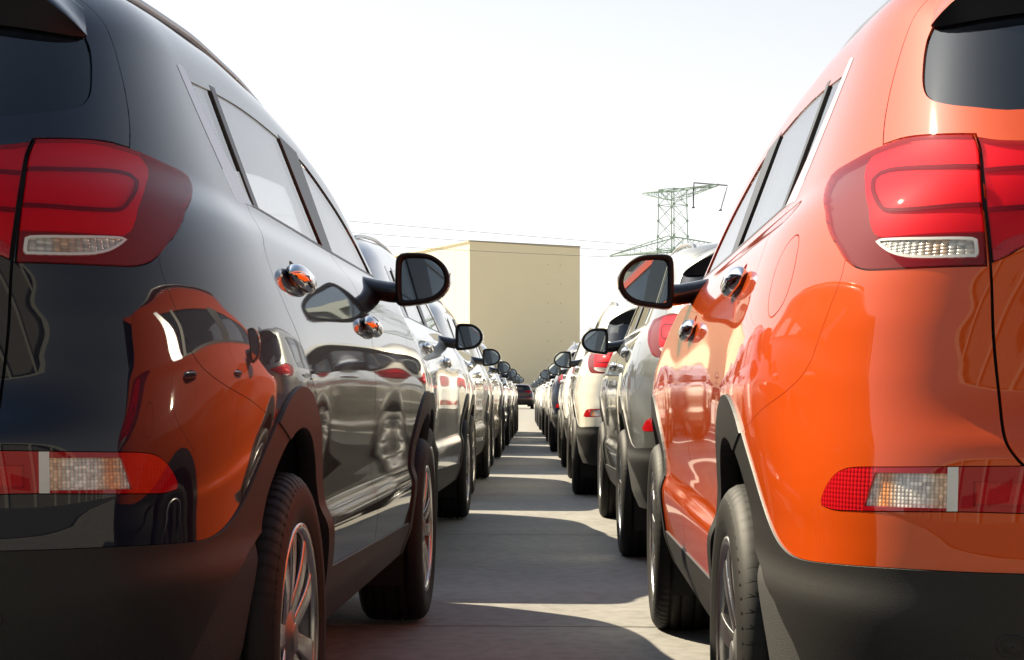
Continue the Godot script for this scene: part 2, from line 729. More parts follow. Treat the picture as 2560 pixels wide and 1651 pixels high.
func materials() -> void:
	M.peel = noise_tex(.11, 2, [], 512, 77)
	M.plastic = mat(lin(.015, .0145, .014), .5)
	M.plastic.metallic_specular = .34
	M.plastic.heightmap_enabled = true
	M.plastic.heightmap_texture = noise_tex(.35, 2, [], 256, 5)
	M.plastic.heightmap_scale = .05
	M.plastic.uv1_triplanar = true
	M.plastic.uv1_scale = Vector3(9, 9, 9)
	M.flap = mat(lin(.018, .0175, .017), .8)
	M.flap.heightmap_enabled = true
	M.flap.heightmap_texture = noise_tex(.2, 3, [], 256, 6)
	M.flap.heightmap_scale = .12
	M.flap.uv1_triplanar = true
	M.flap.uv1_scale = Vector3(7, 7, 7)
	M.black = mat(lin(.012, .012, .014), .12, 0.0, .6)
	M.frame = mat(lin(.02, .021, .025), .16, 0.0, 1.0)
	M.dark = mat(lin(.008, .008, .009), .9)
	M.chrome = mat(lin(.78, .78, .80), .05, 1.0)
	M.satin = mat(lin(.62, .63, .66), .22, 1.0)
	M.glass = mat(lin(.012, .016, .016, .2), .02)
	M.glass.transparency = BaseMaterial3D.TRANSPARENCY_ALPHA
	M.rear_glass = mat(lin(.004, .005, .007, .86), .02)
	M.rear_glass.transparency = BaseMaterial3D.TRANSPARENCY_ALPHA
	M.lens_cover = mat(lin(.50, .001, .008, .28), .02)
	M.lens_cover.metallic_specular = .32
	M.lens_cover.transparency = BaseMaterial3D.TRANSPARENCY_ALPHA
	M.lens = mat(lin(.62, .001, .008), .5)
	M.lens.metallic_specular = .08
	M.lens_deep = mat(lin(.60, .001, .008), .5)
	M.lens_deep.metallic_specular = .08
	M.shade_black = mat(lin(.008, .009, .012), .45)
	M.shade_black.metallic_specular = .25
	M.trim = mat(lin(.50, .52, .55), .30, .8)
	M.rail = mat(lin(.16, .165, .175), .3, .4, .5)
	M.seal = mat(lin(.012, .012, .013), .38)
	M.lens_dark = mat(lin(.05, .003, .010), .2, 0.0, 1.0)
	M.lens_dark.metallic_specular = .08
	M.lens_bright = mat(lin(.40, .004, .008), .5, 0.0, 1.0)
	M.lens_bright.metallic_specular = .08
	M.lens_red = mat(lin(.30, .002, .006), .4, 0.0, 1.0)
	M.lens_red.metallic_specular = .08
	M.lens_black = mat(lin(.006, .001, .003), .5)
	M.lens_black.metallic_specular = .05
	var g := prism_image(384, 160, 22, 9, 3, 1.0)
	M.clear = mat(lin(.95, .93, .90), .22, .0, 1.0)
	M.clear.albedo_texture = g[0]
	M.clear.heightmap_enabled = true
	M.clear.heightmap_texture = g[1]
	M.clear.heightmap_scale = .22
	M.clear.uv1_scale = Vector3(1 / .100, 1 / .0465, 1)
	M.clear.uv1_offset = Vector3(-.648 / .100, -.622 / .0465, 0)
	M.reverse = mat(lin(.55, .55, .50), .2, .0, 1.0)
	M.reverse.albedo_texture = g[0]
	M.reverse.heightmap_enabled = true
	M.reverse.heightmap_texture = g[1]
	M.reverse.heightmap_scale = .2
	M.reverse.uv1_scale = Vector3(1 / .22, 1 / .046, 1)
	M.lens_bright.heightmap_enabled = true
	M.lens_bright.heightmap_texture = g[1]
	M.lens_bright.heightmap_scale = .12
	M.lens_bright.uv1_scale = Vector3(1 / .12, 1 / .055, 1)
	M.white = mat(lin(.55, .54, .51), .25, 0.0, 1.0)
	M.rubber = mat(lin(.012, .0115, .011), .6)
	M.rubber.metallic_specular = .35
	M.alloy = mat(lin(.62, .61, .60), .26, 1.0)
	M.hub = mat(lin(.22, .22, .22), .38, .8)
	M.alloy_dark = mat(lin(.10, .10, .11), .32, .7)
	M.brake = mat(lin(.30, .28, .26), .4, 1.0)
	M.mirror = mat(lin(.58, .66, .70), .01, 1.0)
	M.cloth = mat(lin(.03, .03, .033), .85)
	M.indicator = mat(lin(.7, .68, .62), .15, .3, 1.0)


# ---------------------------------------------------------------- the car
func sv_low(u: float, y: float, x := .90) -> Vector2:
	if u < UR:
		return Vector2(S1 + atan2(x - BX, UR - u) * RC, y)
	if u > UFB:
		return Vector2(S3 + atan2(u - UFB, x - BX) * RC, y)
	return Vector2(S2 + u - UR, y)


func arch(u0: float, r: float, y0 := .315, a0 := 0.0, a1 := PI, n := 40) -> Array:
	var out := []
	for i in n + 1:
		var a := lerpf(a0, a1, float(i) / n)
		out.append(sv_low(u0 - r * cos(a), y0 + r * sin(a)))
	return out


func wheel(parent: Node3D, at: Vector3, side: float) -> Node3D:
	var w := Node3D.new()
	w.name = fresh("wheel", parent)
	w.position = at
	parent.add_child(w, true)
	if side < 0:
		w.rotation.y = PI
	w.scale = Vector3(.97, .93, .93)
	w.rotation.x = .4 if at.z > -2.0 else 1.1
	return w


func wheel_shapes() -> Dictionary:
	var d := {}
	var tyre := Shape.new()
	var seg := 360
	# (radius, x) from the inner bead over the tread to the outer bead
	var prof := []
	for p in [[.232, -.100], [.250, -.112], [.290, -.1175], [.318, -.112], [.334, -.100], [.3415, -.088], [.3435, -.075], [.3445, -.064], [.337, -.062], [.337, -.054], [.345, -.052], [.3458, -.030], [.3375, -.028], [.3375, -.018], [.346, -.016], [.346, .016], [.3375, .018], [.3375, .028], [.3458, .030], [.345, .052], [.337, .054], [.337, .062], [.3445, .064], [.3435, .075], [.3415, .088], [.334, .100], [.325, .1075], [.318, .1105], [.3165, .1125], [.305, .1155], [.290, .1175], [.272, .1165], [.270, .1150], [.252, .112], [.240, .105], [.232, .098]]:
		prof.append(Vector2(p[0], p[1]))
	var rings := []
	for p: Vector2 in prof:
		var r := []
		for j in seg:
			var a := TAU * j / seg
			var rr := p.x
			if rr > .302 and absf(p.y) > .060 and j % 5 == 0:
				rr -= .006
			elif rr > .338 and absf(p.y) < .056 and (j + int(p.y * 200.0)) % 9 == 0:
				rr -= .004
			r.append(Vector3(p.y, rr * cos(a), rr * sin(a)))
		rings.append(r)
	tyre.loft(rings)
	for i in prof.size():
		var dd: Vector2 = prof[mini(i + 1, prof.size() - 1)] - prof[maxi(i - 1, 0)]
		var nn := Vector2(dd.y, -dd.x).normalized()
		for j in seg:
			var a := TAU * j / seg
			tyre.n[i * seg + j] = Vector3(nn.y, nn.x * cos(a), nn.x * sin(a))
	d.tyre = tyre
	var rim := Shape.new()
	rim.lathe([Vector2(.205, -.105), Vector2(.218, -.10), Vector2(.214, -.06), Vector2(.205, .0), Vector2(.208, .06), Vector2(.214, .085), Vector2(.220, .094)], 96)
	d.rim = rim
	var edge := Shape.new()
	edge.lathe([Vector2(.219, .090), Vector2(.217, .100), Vector2(.222, .107), Vector2(.231, .1105), Vector2(.238, .1095), Vector2(.240, .104), Vector2(.236, .098)], 96)
	d.edge = edge
	var disc := Shape.new()
	disc.lathe([Vector2(.01, .02), Vector2(.15, .02), Vector2(.152, .012), Vector2(.152, .0), Vector2(.01, .0)], 48)
	d.disc = disc
	var hub := Shape.new()
	hub.lathe([Vector2(.066, .05), Vector2(.064, .082), Vector2(.055, .092), Vector2(.034, .096), Vector2(.031, .100), Vector2(.026, .102), Vector2(.001, .103)], 40)
	d.hub = hub
	# one spoke: two legs that part towards the rim, with a web set back between them
	var spoke := Shape.new()
	for s in [-1.0, 1.0]:
		var ringsp := []
		for k in 7:
			var t := k / 6.0
			var r := lerpf(.045, .224, t)
			var off: float = s * (lerpf(.0215, .060, pow(t, 1.2)))
			var w := lerpf(.0190, .0265, t)
			var top := lerpf(.088, .103, sin(t * PI * .62))
			ringsp.append([Vector3(top - .036, r, off - w), Vector3(top - .004, r, off - w), Vector3(top, r, off - w * .9), Vector3(top, r, off + w * .9), Vector3(top - .004, r, off + w), Vector3(top - .036, r, off + w)])
		spoke.loft(ringsp, true, true, true)
	d.spoke = spoke
	var web := Shape.new()
	web.loft([[Vector3(.070, .06, -.012), Vector3(.070, .06, .012), Vector3(.055, .06, .012), Vector3(.055, .06, -.012)], [Vector3(.076, .16, -.024), Vector3(.076, .16, .024), Vector3(.055, .16, .024), Vector3(.055, .16, -.024)], [Vector3(.082, .205, -.042), Vector3(.082, .205, .042), Vector3(.060, .205, .042), Vector3(.060, .205, -.042)]], true, true, true)
	d.web = web
	return d


func mirror_ring(scale: float, z: float, cx := .978, cy := 1.112, drop := 0.0) -> Array:
	# outline seen from behind, right side: straight inner edge, round outer end
	var pts := [Vector2(-.080, .066), Vector2(-.066, .077), Vector2(-.02, .0785), Vector2(.02, .073), Vector2(.050, .056), Vector2(.070, .034), Vector2(.080, .006), Vector2(.079, -.018), Vector2(.068, -.040), Vector2(.046, -.060), Vector2(.016, -.072), Vector2(-.03, -.079), Vector2(-.066, -.082), Vector2(-.080, -.074), Vector2(-.084, -.02), Vector2(-.084, .03)]
	var out := []
	for p in smooth(pts, 3, 60.0):
		out.append(Vector3(cx + p.x * scale, cy + p.y * scale + drop, -z))
	return out


func build_car() -> Node3D:
	var car := root_node("parked_car")
	var pm: Material = M.paint0
	var body := whole_body()
	var shell := whole_body()
	# openings for the wheels
	for u0 in [.95, 3.60]:
		var a := arch(u0, .382)
		a.append(sv_low(u0 + .382, .15))
		a.append(sv_low(u0 - .382, .15))
		body = cut(body, PackedVector2Array(a), 0.0)[1]
		var b := arch(u0, .40)
		b.append(sv_low(u0 + .40, .15))
		b.append(sv_low(u0 - .40, .15))
		shell = cut(shell, PackedVector2Array(b), 0.0)[1]
	# ---- rear window
	var o := P([-.05, 1.222, .30, 1.222, .577, 1.226, .668, 1.262, .735, 1.298, .774, 1.327, .800, 1.360, .826, 1.410, .849, 1.460, .852, 1.480, .845, 1.510, .80, 1.555, .70, 1.58, .50, 1.585, -.05, 1.585], 4, 30)
	var c := cut(body, o, .0015)
	part("rear_window", surface(c[0], -.003, .006).both(), M.rear_glass, car)
	body = c[1]
	shell = cut(shell, o, .012)[1]
	# ---- tail lights on the quarter panels, with their dark light tracks and reversing lamps
	o = P([.649, 1.192, .69, 1.208, .74, 1.228, .80, 1.247, .87, 1.260, .93, 1.268, 1.0, 1.271, 1.07, 1.271, 1.14, 1.267, 1.174, 1.256, 1.163, 1.230, 1.088, 1.188, .985, 1.125, .94, 1.084, .897, 1.044, .863, 1.015, .836, .989, .810, .970, .786, .960, .765, .956, .70, .952, .614, .949, .616, .980, .622, 1.035, .628, 1.085, .638, 1.155], 4)
	c = cut(body, o, .0028)
	body = c[1]
	var lamp: Dictionary = c[0]
	var cover: Dictionary = c[0]
	var rope := smooth([Vector2(.600, 1.114), Vector2(.69, 1.139), Vector2(.76, 1.164), Vector2(.82, 1.184), Vector2(.852, 1.188), Vector2(.862, 1.176), Vector2(.846, 1.150), Vector2(.806, 1.100), Vector2(.782, 1.075), Vector2(.757, 1.065), Vector2(.707, 1.055), Vector2(.600, 1.041), Vector2(.5, 1.0), Vector2(.5, 1.1)], 4, 50)
	rope.resize(rope.size() - 12)
	while rope[-1].x < .6 or rope[-1].y > 1.06:
		rope.remove_at(rope.size() - 1)
	var track := Array(Geometry2D.offset_polyline(rope, .0032, Geometry2D.JOIN_ROUND, Geometry2D.END_BUTT))
	var rev := P([.627, .963, .624, .968, .626, .989, .632, .9925, .687, .999, .740, 1.0065, .763, 1.009, .771, 1.006, .757, .993, .738, .980, .714, .971, .68, .966], 4, 50)
	c = cut(lamp, rev, 0.0)
	lamp = c[1]
	var rev_s: Dictionary = c[0]
	cover = cut(cover, rev, 0.0)[1]
	c = cut(lamp, track[0], 0.0)
	lamp = c[1]
	var track_s: Dictionary = c[0]
	c = cut(rev_s, grown(rev, -.0042)[0], 0.0)
	var band := P([.60, 1.21, .66, 1.21, .72, 1.225, .80, 1.247, .93, 1.268, .955, 1.245, .930, 1.214, .89, 1.174, .828, 1.096, .808, 1.058, .794, 1.035, .782, 1.024, .768, 1.0185, .704, 1.011, .60, 1.002], 3, 60)
	var bnd := cut(lamp, band, 0.0)
	for flip in [false, true]:
		var l := surface(cover, .002, .016)
		var node := part("tail_light", l.mirrored() if flip else l, M.lens_cover, car)
		for e in [["lamp_bowl", bnd[1], M.lens_deep, -.015], ["light_track", track_s, M.lens_black, -.004], ["reversing_lamp", c[0], M.reverse, .0], ["lamp_frame", c[1], M.white, .002], ["main_lens", bnd[0], M.lens, -.008]]:
			l = surface(e[1], e[3], .006)
			part(e[0], l.mirrored() if flip else l, e[2], node)
	# ---- the inner lamps on the tailgate
	o = P([.6455, 1.186, .6345, 1.150, .6245, 1.085, .6185, 1.035, .6125, .980, .610, .953, .592, .962, .575, .974, .52, 1.004, .44, 1.04, .36, 1.068, .32, 1.082, .325, 1.095, .40, 1.120, .50, 1.143, .576, 1.157, .612, 1.168], 4)
	c = cut(body, o, .0028)
	body = c[1]
	lamp = c[0]
	cover = c[0]
	var t2 := cut(lamp, Geometry2D.offset_polyline(PackedVector2Array([Vector2(.34, 1.08), Vector2(.44, 1.092), Vector2(.54, 1.103), Vector2(.64, 1.112)]), .0034)[0], 0.0)
	var t3 := cut(t2[1], Geometry2D.offset_polyline(PackedVector2Array([Vector2(.40, 1.072), Vector2(.50, 1.040), Vector2(.54, 1.036), Vector2(.64, 1.036)]), .0034)[0], 0.0)
	var t4 := cut(t3[1], PackedVector2Array([Vector2(.46, 1.035), Vector2(.575, .9955), Vector2(.595, .989), Vector2(.607, .977), Vector2(.62, .965), Vector2(.62, .94), Vector2(.46, .94)]), 0.0)
	for flip in [false, true]:
		var l := surface(cover, .002, .016)
		var node := part("tailgate_light", l.mirrored() if flip else l, M.lens_cover, car)
		for e in [["main_lens", t4[1], M.lens, -.008], ["light_track", t2[0], M.lens_black, -.004], ["light_track", t3[0], M.lens_black, -.004], ["reflector_band", t4[0], M.lens_bright, -.006]]:
			l = surface(e[1], e[3], .006)
			part(e[0], l.mirrored() if flip else l, e[2], node)
	# ---- lamps in the bumper
	o = P([.46, .683, .575, .6825, .72, .677, .766, .674, .788, .666, .806, .648, .8185, .624, .816, .616, .790, .612, .755, .6135, .633, .6195, .575, .6195, .47, .621, .455, .65], 4, 50)
	c = cut(body, o, .0015)
	body = c[1]
	lamp = c[0]
	var clear := cut(lamp, PackedVector2Array([Vector2(.648, .59), Vector2(.648, .70), Vector2(.7215, .70), Vector2(.7515, .59)]), 0.0)
	var wf := cut(clear[1], PackedVector2Array([Vector2(.637, .59), Vector2(.637, .70), Vector2(.648, .70), Vector2(.648, .59)]), 0.0)
	var ir := cut(wf[1], PackedVector2Array([Vector2(.40, .59), Vector2(.40, .70), Vector2(.637, .70), Vector2(.637, .59)]), 0.0)
	var ib := cut(ir[0], PackedVector2Array([Vector2(.40, .6285), Vector2(.40, .6605), Vector2(.622, .6605), Vector2(.622, .6285)]), 0.0)
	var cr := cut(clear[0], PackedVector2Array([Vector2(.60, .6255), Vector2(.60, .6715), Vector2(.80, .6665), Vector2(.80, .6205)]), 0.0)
	for flip in [false, true]:
		var l := surface(ir[1], .001, .012)
		var node := part("bumper_light", l.mirrored() if flip else l, M.lens_bright, car)
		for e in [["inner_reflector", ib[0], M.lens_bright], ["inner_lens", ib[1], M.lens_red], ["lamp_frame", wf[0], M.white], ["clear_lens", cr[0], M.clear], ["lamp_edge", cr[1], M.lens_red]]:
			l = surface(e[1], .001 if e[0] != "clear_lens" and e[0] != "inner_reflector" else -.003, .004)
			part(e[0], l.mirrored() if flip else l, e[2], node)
	# ---- black cladding: mud flap, bumper skirt, wheel arches, sills
	o = PackedVector2Array([Vector2(1.262, .527), Vector2(1.20, .522), Vector2(1.06, .498), Vector2(.95, .462), Vector2(.89, .41), Vector2(.855, .355), Vector2(.832, .27), Vector2(.822, .18), Vector2(1.4, .18), Vector2(1.4, .527)])
	c = cut(body, o, .0)
	body = c[1]
	var fl := surface(c[0], -.012, .010)
	part("mud_flap", fl, M.flap, car)
	part("mud_flap", fl.mirrored(), M.flap, car)
	o = P([-.05, .545, .575, .542, .70, .541, .79, .537, .85, .534, .90, .535, .94, .541, .99, .555, 1.05, .58, 1.10, .61, 1.16, .65, 1.225, .69, 1.262, .712, 1.42, .666, 1.40, .55, 1.3, .40, 1.2, .10, -.05, .10], 4)
	c = cut(body, o, .001)
	part("bumper_skirt", surface(c[0], .003, .012).both(), M.plastic, car)
	body = c[1]
	for u0 in [.95, 3.60]:
		var ring := arch(u0, .462, .315, .06, PI - .06)
		ring.append(sv_low(u0 + .47, .10))
		ring.append(sv_low(u0 - .47, .10))
		c = cut(body, PackedVector2Array(ring), .001)
		body = c[1]
		var s := surface(c[0], .006, .035)
		part("wheel_arch_trim", s, M.plastic, car)
		part("wheel_arch_trim", s.mirrored(), M.plastic, car)
	o = P([1.85, .382, 2.04, .379, 2.476, .370, 3.70, .345, 3.9, .34, 3.9, .10, 1.85, .10], 3)
	c = cut(body, o, .0015)
	body = c[1]
	var sl := surface(c[0], .004, .02)
	part("sill_trim", sl, M.plastic, car)
	part("sill_trim", sl.mirrored(), M.plastic, car)
	o = P([4.30, .40, 4.80, .36, 5.32, .36, 5.32, .10, 4.30, .10], 2)
	c = cut(body, o, .001)
	part("front_skirt", surface(c[0], .003, .012).both(), M.plastic, car)
	body = c[1]
	# ---- side windows
	o = P([1.400, 1.508, 1.515, 1.527, 1.69, 1.541, 1.93, 1.552, 2.17, 1.557, 2.60, 1.556, 2.87, 1.544, 3.16, 1.512, 3.43, 1.458, 3.60, 1.385, 3.70, 1.31, 3.755, 1.258, 2.9, 1.256, 2.3, 1.260, 1.98, 1.262, 1.69, 1.262, 1.553, 1.251], 4, 24)
	c = cut(body, o, .0)
	body = c[1]
	shell = cut(shell, o, .010)[1]
	var dlo: Dictionary = c[0]
	var panes := [
		["quarter_window", P([1.492, 1.497, 1.702, 1.513, 1.740, 1.272, 1.724, 1.268], 2, 20)],
		["rear_door_window", P([1.752, 1.516, 1.99, 1.529, 2.24, 1.536, 2.545, 1.538, 2.655, 1.2675, 2.2, 1.2695, 1.79, 1.2705], 3, 24)],
		["front_door_window", P([2.795, 1.530, 2.92, 1.521, 3.16, 1.486, 3.38, 1.436, 3.53, 1.372, 3.62, 1.305, 3.655, 1.267, 2.82, 1.267], 3, 24)],
		["window_trim", P([1.39, 1.512, 1.462, 1.516, 1.712, 1.2625, 1.54, 1.245], 1)],
		["pillar_cover", P([1.70, 1.522, 1.755, 1.526, 1.792, 1.266, 1.72, 1.262], 1)],
		["pillar_cover", P([2.540, 1.546, 2.800, 1.540, 2.825, 1.262, 2.650, 1.262], 1)],
		["window_seal", P([1.60, 1.245, 1.60, 1.262, 1.72, 1.272, 1.98, 1.272, 2.9, 1.2695, 3.755, 1.270, 3.755, 1.25], 1)],
	]
	for q in panes:
		c = cut(dlo, q[1], 0.0)
		dlo = c[1]
		var pane: bool = (q[0] as String).ends_with("_window")
		var look: Material = M.glass if pane else M.trim if q[0] == "window_trim" else M.seal
		var s := surface(c[0], -.004 if pane else .0006, .0 if pane or q[0] == "window_trim" else .005)
		if pane:
			s.join(surface(c[0], -.0085, .0))
		part(q[0], s, look, car)
		part(q[0], s.mirrored(), look, car)
	var fr := surface(dlo, 0.0, .010)
	part("window_frame", fr, pm, car)
	part("window_frame", fr.mirrored(), pm, car)
	# ---- windscreen, headlights, grille
	o = P([3.49, 1.69, 3.70, 1.635, 3.90, 1.53, 4.02, 1.41, 4.06, 1.55, 4.09, 1.80, 4.09, 2.3, 3.42, 2.3, 3.44, 1.80], 3, 30)
	c = cut(body, o, .002)
	part("windscreen", surface(c[0], -.002, .006).both(), M.glass, car)
	body = c[1]
	shell = cut(shell, o, .012)[1]
	o = P([4.45, .90, 4.60, .935, 4.72, .935, 4.90, .865, 5.0, .80, 4.85, .77, 4.62, .80], 4, 60)
	c = cut(body, o, .002)
	body = c[1]
	var hl := surface(c[0], .001, .012)
	part("headlight", hl, M.indicator, car)
	part("headlight", hl.mirrored(), M.indicator, car)
	c = cut(body, P([5.02, .78, 5.32, .80, 5.32, .66, 5.10, .65], 2), .002)
	part("grille", surface(c[0], .002, .012).both(), M.black, car)
	body = c[1]
	c = cut(body, P([4.95, .52, 5.32, .54, 5.32, .40, 4.90, .40], 2), .002)
	part("lower_grille", surface(c[0], -.004, .012).both(), M.plastic, car)
	body = c[1]
	# ---- hollows behind the door handles
	var holds := [Vector2(1.715, 1.040), Vector2(2.770, .969)]
	for h: Vector2 in holds:
		c = cut(body, ellipse(h + Vector2(.03, .012), Vector2(.046, .034), 0.0, 32, 2.2), 0.0)
		body = c[1]
	# ---- doors, tailgate, bumpers, bonnet, wings
	o = P([1.665, 1.275, 1.645, 1.247, 1.600, 1.190, 1.525, 1.132, 1.452, 1.082, 1.430, 1.015, 1.450, .950, 1.512, .888, 1.63, .80, 1.80, .70, 1.97, .48, 2.0, .36, 2.778, .35, 2.786, .60, 2.790, .90, 2.782, 1.10, 2.772, 1.252, 2.76, 1.275, 1.9, 1.29], 3, 50)
	c = cut(body, o, .003)
	body = c[1]
	var rd := surface(c[0], 0.0, .010)
	o = P([2.790, 1.275, 2.776, 1.252, 2.785, 1.10, 2.7935, .90, 2.7895, .60, 2.7815, .35, 3.70, .33, 3.67, .50, 3.70, .75, 3.735, 1.00, 3.72, 1.20, 3.70, 1.275], 3, 50)
	c = cut(body, o, .0026)
	body = c[1]
	var fd := surface(c[0], 0.0, .010)
	var doors := []
	for flip in [false, true]:
		for q in [["rear_door", rd], ["front_door", fd]]:
			doors.append(part(q[0], q[1].mirrored() if flip else q[1], pm, car))
	o = P([-.05, .660, .54, .664, .570, .676, .589, .703, .596, .726, .601, .768, .606, .82, .609, .862, .6125, .948, .622, 1.035, .638, 1.155, .648, 1.191, .70, 1.211, .80, 1.247, .882, 1.263, .915, 1.328, .945, 1.398, .967, 1.455, .985, 1.508, .984, 1.541, .943, 1.580, .80, 1.645, .55, 1.690, -.05, 1.695], 4, 50)
	c = cut(body, o, .0036)
	part("tailgate", surface(c[0], 0.0, .012).both(), pm, car)
	body = c[1]
	o = P([.832, .985, .832, .953, .843, .910, .855, .871, .863, .850, .875, .822, .905, .797, .97, .774, 1.08, .751, 1.20, .725, 1.262, .712, 1.32, .60, 1.32, .2, -.05, .2, -.05, .62, .50, .62, .50, .985], 4, 50)
	c = cut(body, o, .0013)
	part("rear_bumper", surface(c[0], 0.0, .010).both(), pm, car)
	body = c[1]
	c = cut(body, P([4.20, 1.275, 4.30, 1.19, 4.45, 1.10, 4.62, 1.03, 4.85, .985, 5.1, .97, 5.35, .97, 5.35, 1.80, 4.20, 1.80], 3, 50), .002)
	part("bonnet", surface(c[0], 0.0, .012).both(), pm, car)
	body = c[1]
	c = cut(body, P([4.30, .15, 4.36, .60, 4.46, .76, 4.70, .76, 5.0, .765, 5.35, .765, 5.35, .15], 2, 50), .002)
	part("front_bumper", surface(c[0], 0.0, .012).both(), pm, car)
	body = c[1]
	var quarter := surface(body, 0.0, .010)
	part("body_side", quarter, pm, car)
	o = ellipse(Vector2(1.092, .992), Vector2(.068, .094), -.42, 40, 2.5)
	c = cut(body, o, .0034)
	var left := part("body_side", surface(c[1], 0.0, .010).mirrored(), pm, car)
	part("fuel_lid", surface(c[0], 0.0, .008).mirrored(), pm, left)
	part("inner_shell", surface(shell, -.013, 0.0).both(), M.dark, car)
	# ---- handles with their hollows
	for k in 2:
		var h: Vector2 = holds[k]
		var b := on_body(h.x, h.y)
		var p: Vector3 = b[0]
		var n: Vector3 = b[1]
		var cup := Shape.new()
		var rings := []
		for q in [[1.0, 0.0], [.96, .003], [.84, .008], [.60, .011], [.30, .0125], [.02, .013]]:
			var r := []
			for e in ellipse(h + Vector2(.03, .012), Vector2(.046, .034) * q[0], 0.0, 32, 2.2):
				var w := on_body(e.x, e.y)
				r.append(w[0] - w[1] * q[1])
			rings.append(r)
		cup.loft(rings)
		for z in cup.n.size():
			if cup.n[z].x < 0.0:
				cup.n[z] = -cup.n[z]
		for z in range(0, cup.f.size(), 3):
			var a := cup.f[z]
			if (cup.v[cup.f[z + 1]] - cup.v[a]).cross(cup.v[cup.f[z + 2]] - cup.v[a]).dot(cup.n[a]) > 0.0:
				var sw := cup.f[z + 1]
				cup.f[z + 1] = cup.f[z + 2]
				cup.f[z + 2] = sw
		var grip := Shape.new()
		rings = []
		var along := Vector3(0, -.07, -1).normalized()
		var up := n.cross(along).normalized()
		if up.y < 0.0:
			up = -up
		for q in 17:
			var t := lerpf(-1.0, 1.0, q / 16.0)
			var fat := sqrt(maxf(1.0 - pow(absf(t), 3.0), .0)) * .85 + .15
			if q == 0 or q == 16:
				fat = .12
			var mid := p - up * .012 + along * (t * .112) + n * (.013 - .006 * t * t * t * t)
			var r := []
			for j in 16:
				var a := TAU * j / 16
				r.append(mid + n * (cos(a) * .0225 * fat) + up * (sin(a) * .0255 * fat))
			rings.append(r)
		grip.loft(rings, true, true, true)
		for flip in 2:
			part("handle", grip.mirrored() if flip else grip, M.chrome, doors[k + 2 * flip])
			part("handle_cup", cup.mirrored() if flip else cup, pm, doors[k + 2 * flip])
	# ---- roof rails
	var rail := Shape.new()
	var rr := []
	for q in 30:
		var t := q / 29.0
		var b := on_body(lerpf(1.20, 3.05, t), 1.662 + .010 * sin(t * PI))
		var lift := .016 * pow(sin(t * PI), .45) if q > 0 and q < 29 else -.012
		var p: Vector3 = b[0] + Vector3(0, lift, 0)
		var r := []
		for j in 12:
			var a := TAU * j / 12
			r.append(p + Vector3(cos(a) * .012, sin(a) * .010, 0))
		rr.append(r)
	rail.loft(rr, true, true, true)
	part("roof_rail", rail, M.rail, car)
	part("roof_rail", rail.mirrored(), M.rail, car)
	# ---- spoiler over the rear window
	var top := Shape.new()
	var under := Shape.new()
	var tr := []
	var ur := []
	for q in 21:
		var e := q / 20.0
		var sx := lerpf(0.0, .852, 1.0 - pow(1.0 - e, 1.3))
		var low := on_body(sx, lerpf(1.440, 1.492, pow(e, 2.2)))
		var roof := on_body(sx * 1.06, lerpf(1.690, 1.555, pow(e, 2.5)))
		var j: Vector3 = low[0] + low[1] * .002
		var rf: Vector3 = roof[0] + roof[1] * .002
		var out := maxf(1.0 - pow(clampf((sx - .42) / .435, 0.0, 1.0), 1.5), .01)
		var edge := j.lerp(rf, .38 * out) + (low[1] as Vector3) * .092 * out + Vector3(0, -.008 * out, 0)
		var m1 := edge.lerp(rf, .5) + (roof[1] as Vector3) * .012 * out
		tr.append([edge, edge + Vector3(0, .014 * out, -.004), edge.lerp(m1, .4) + Vector3(0, .016 * out, 0), m1 + Vector3(0, .006 * out, 0), rf.lerp(m1, .3) + Vector3(0, .003, 0), rf])
		ur.append([j, j.lerp(edge, .35) + Vector3(0, .010 * out, 0), j.lerp(edge, .7) + Vector3(0, .008 * out, 0), edge])
	top.loft(tr, false)
	for z in top.n.size():
		if top.n[z].y < -.2:
			top.n[z] = -top.n[z]
	under.loft(ur, false)
	for z in under.n.size():
		if under.n[z].y > .1:
			under.n[z] = -under.n[z]
	var sp := part("spoiler", top.both(), pm, car)
	part("spoiler_underside", under.both(), M.shade_black, sp)
	# ---- door mirrors
	var house := Shape.new()
	var hr := []
	for q in [[.80, 2.718], [.86, 2.709], [.96, 2.708], [1.0, 2.720], [1.015, 2.75], [.99, 2.785], [.90, 2.82], [.72, 2.848], [.45, 2.864], [.1, 2.87]]:
		hr.append(mirror_ring(q[0], q[1]))
	house.loft(hr.slice(3), true, false, true)
	var lip := Shape.new()
	lip.loft(hr.slice(0, 4))
	var glass := Shape.new()
	glass.cap(mirror_ring(.79, 2.722, .978, 1.112), Vector3(0, 0, 1))
	for z in glass.n.size():
		glass.n[z] = (glass.n[z] + Vector3(-.15, .11, 0) + (glass.v[z] - Vector3(.976, 1.111, -2.722)) * .25).normalized()
	var dish := Shape.new()
	dish.loft([mirror_ring(.80, 2.717), mirror_ring(.79, 2.732)])
	var arm := Shape.new()
	var ar := []
	for q in [[.785, 1.095, 2.79, .045, .030], [.830, 1.083, 2.78, .042, .032], [.87, 1.075, 2.768, .038, .032], [.905, 1.072, 2.76, .034, .032], [.94, 1.07, 2.76, .03, .03]]:
		var r := []
		for j in 16:
			var a := TAU * j / 16
			r.append(Vector3(q[0], q[1] + sin(a) * q[4], -(q[2] + cos(a) * q[3])))
		ar.append(r)
	arm.loft(ar, true, true, true)
	var sig := Shape.new()
	var sr := []
	for q in [[.03, 2.730], [.03, 2.775]]:
		var r := []
		for e in [[.985, -.026], [1.006, -.004], [1.006, .008], [.985, .022]]:
			r.append(Vector3(.978 + .0805 * e[0] + .0, 1.112 + e[1], -q[1]))
		sr.append(r)
	sig.loft(sr, true, true, true)
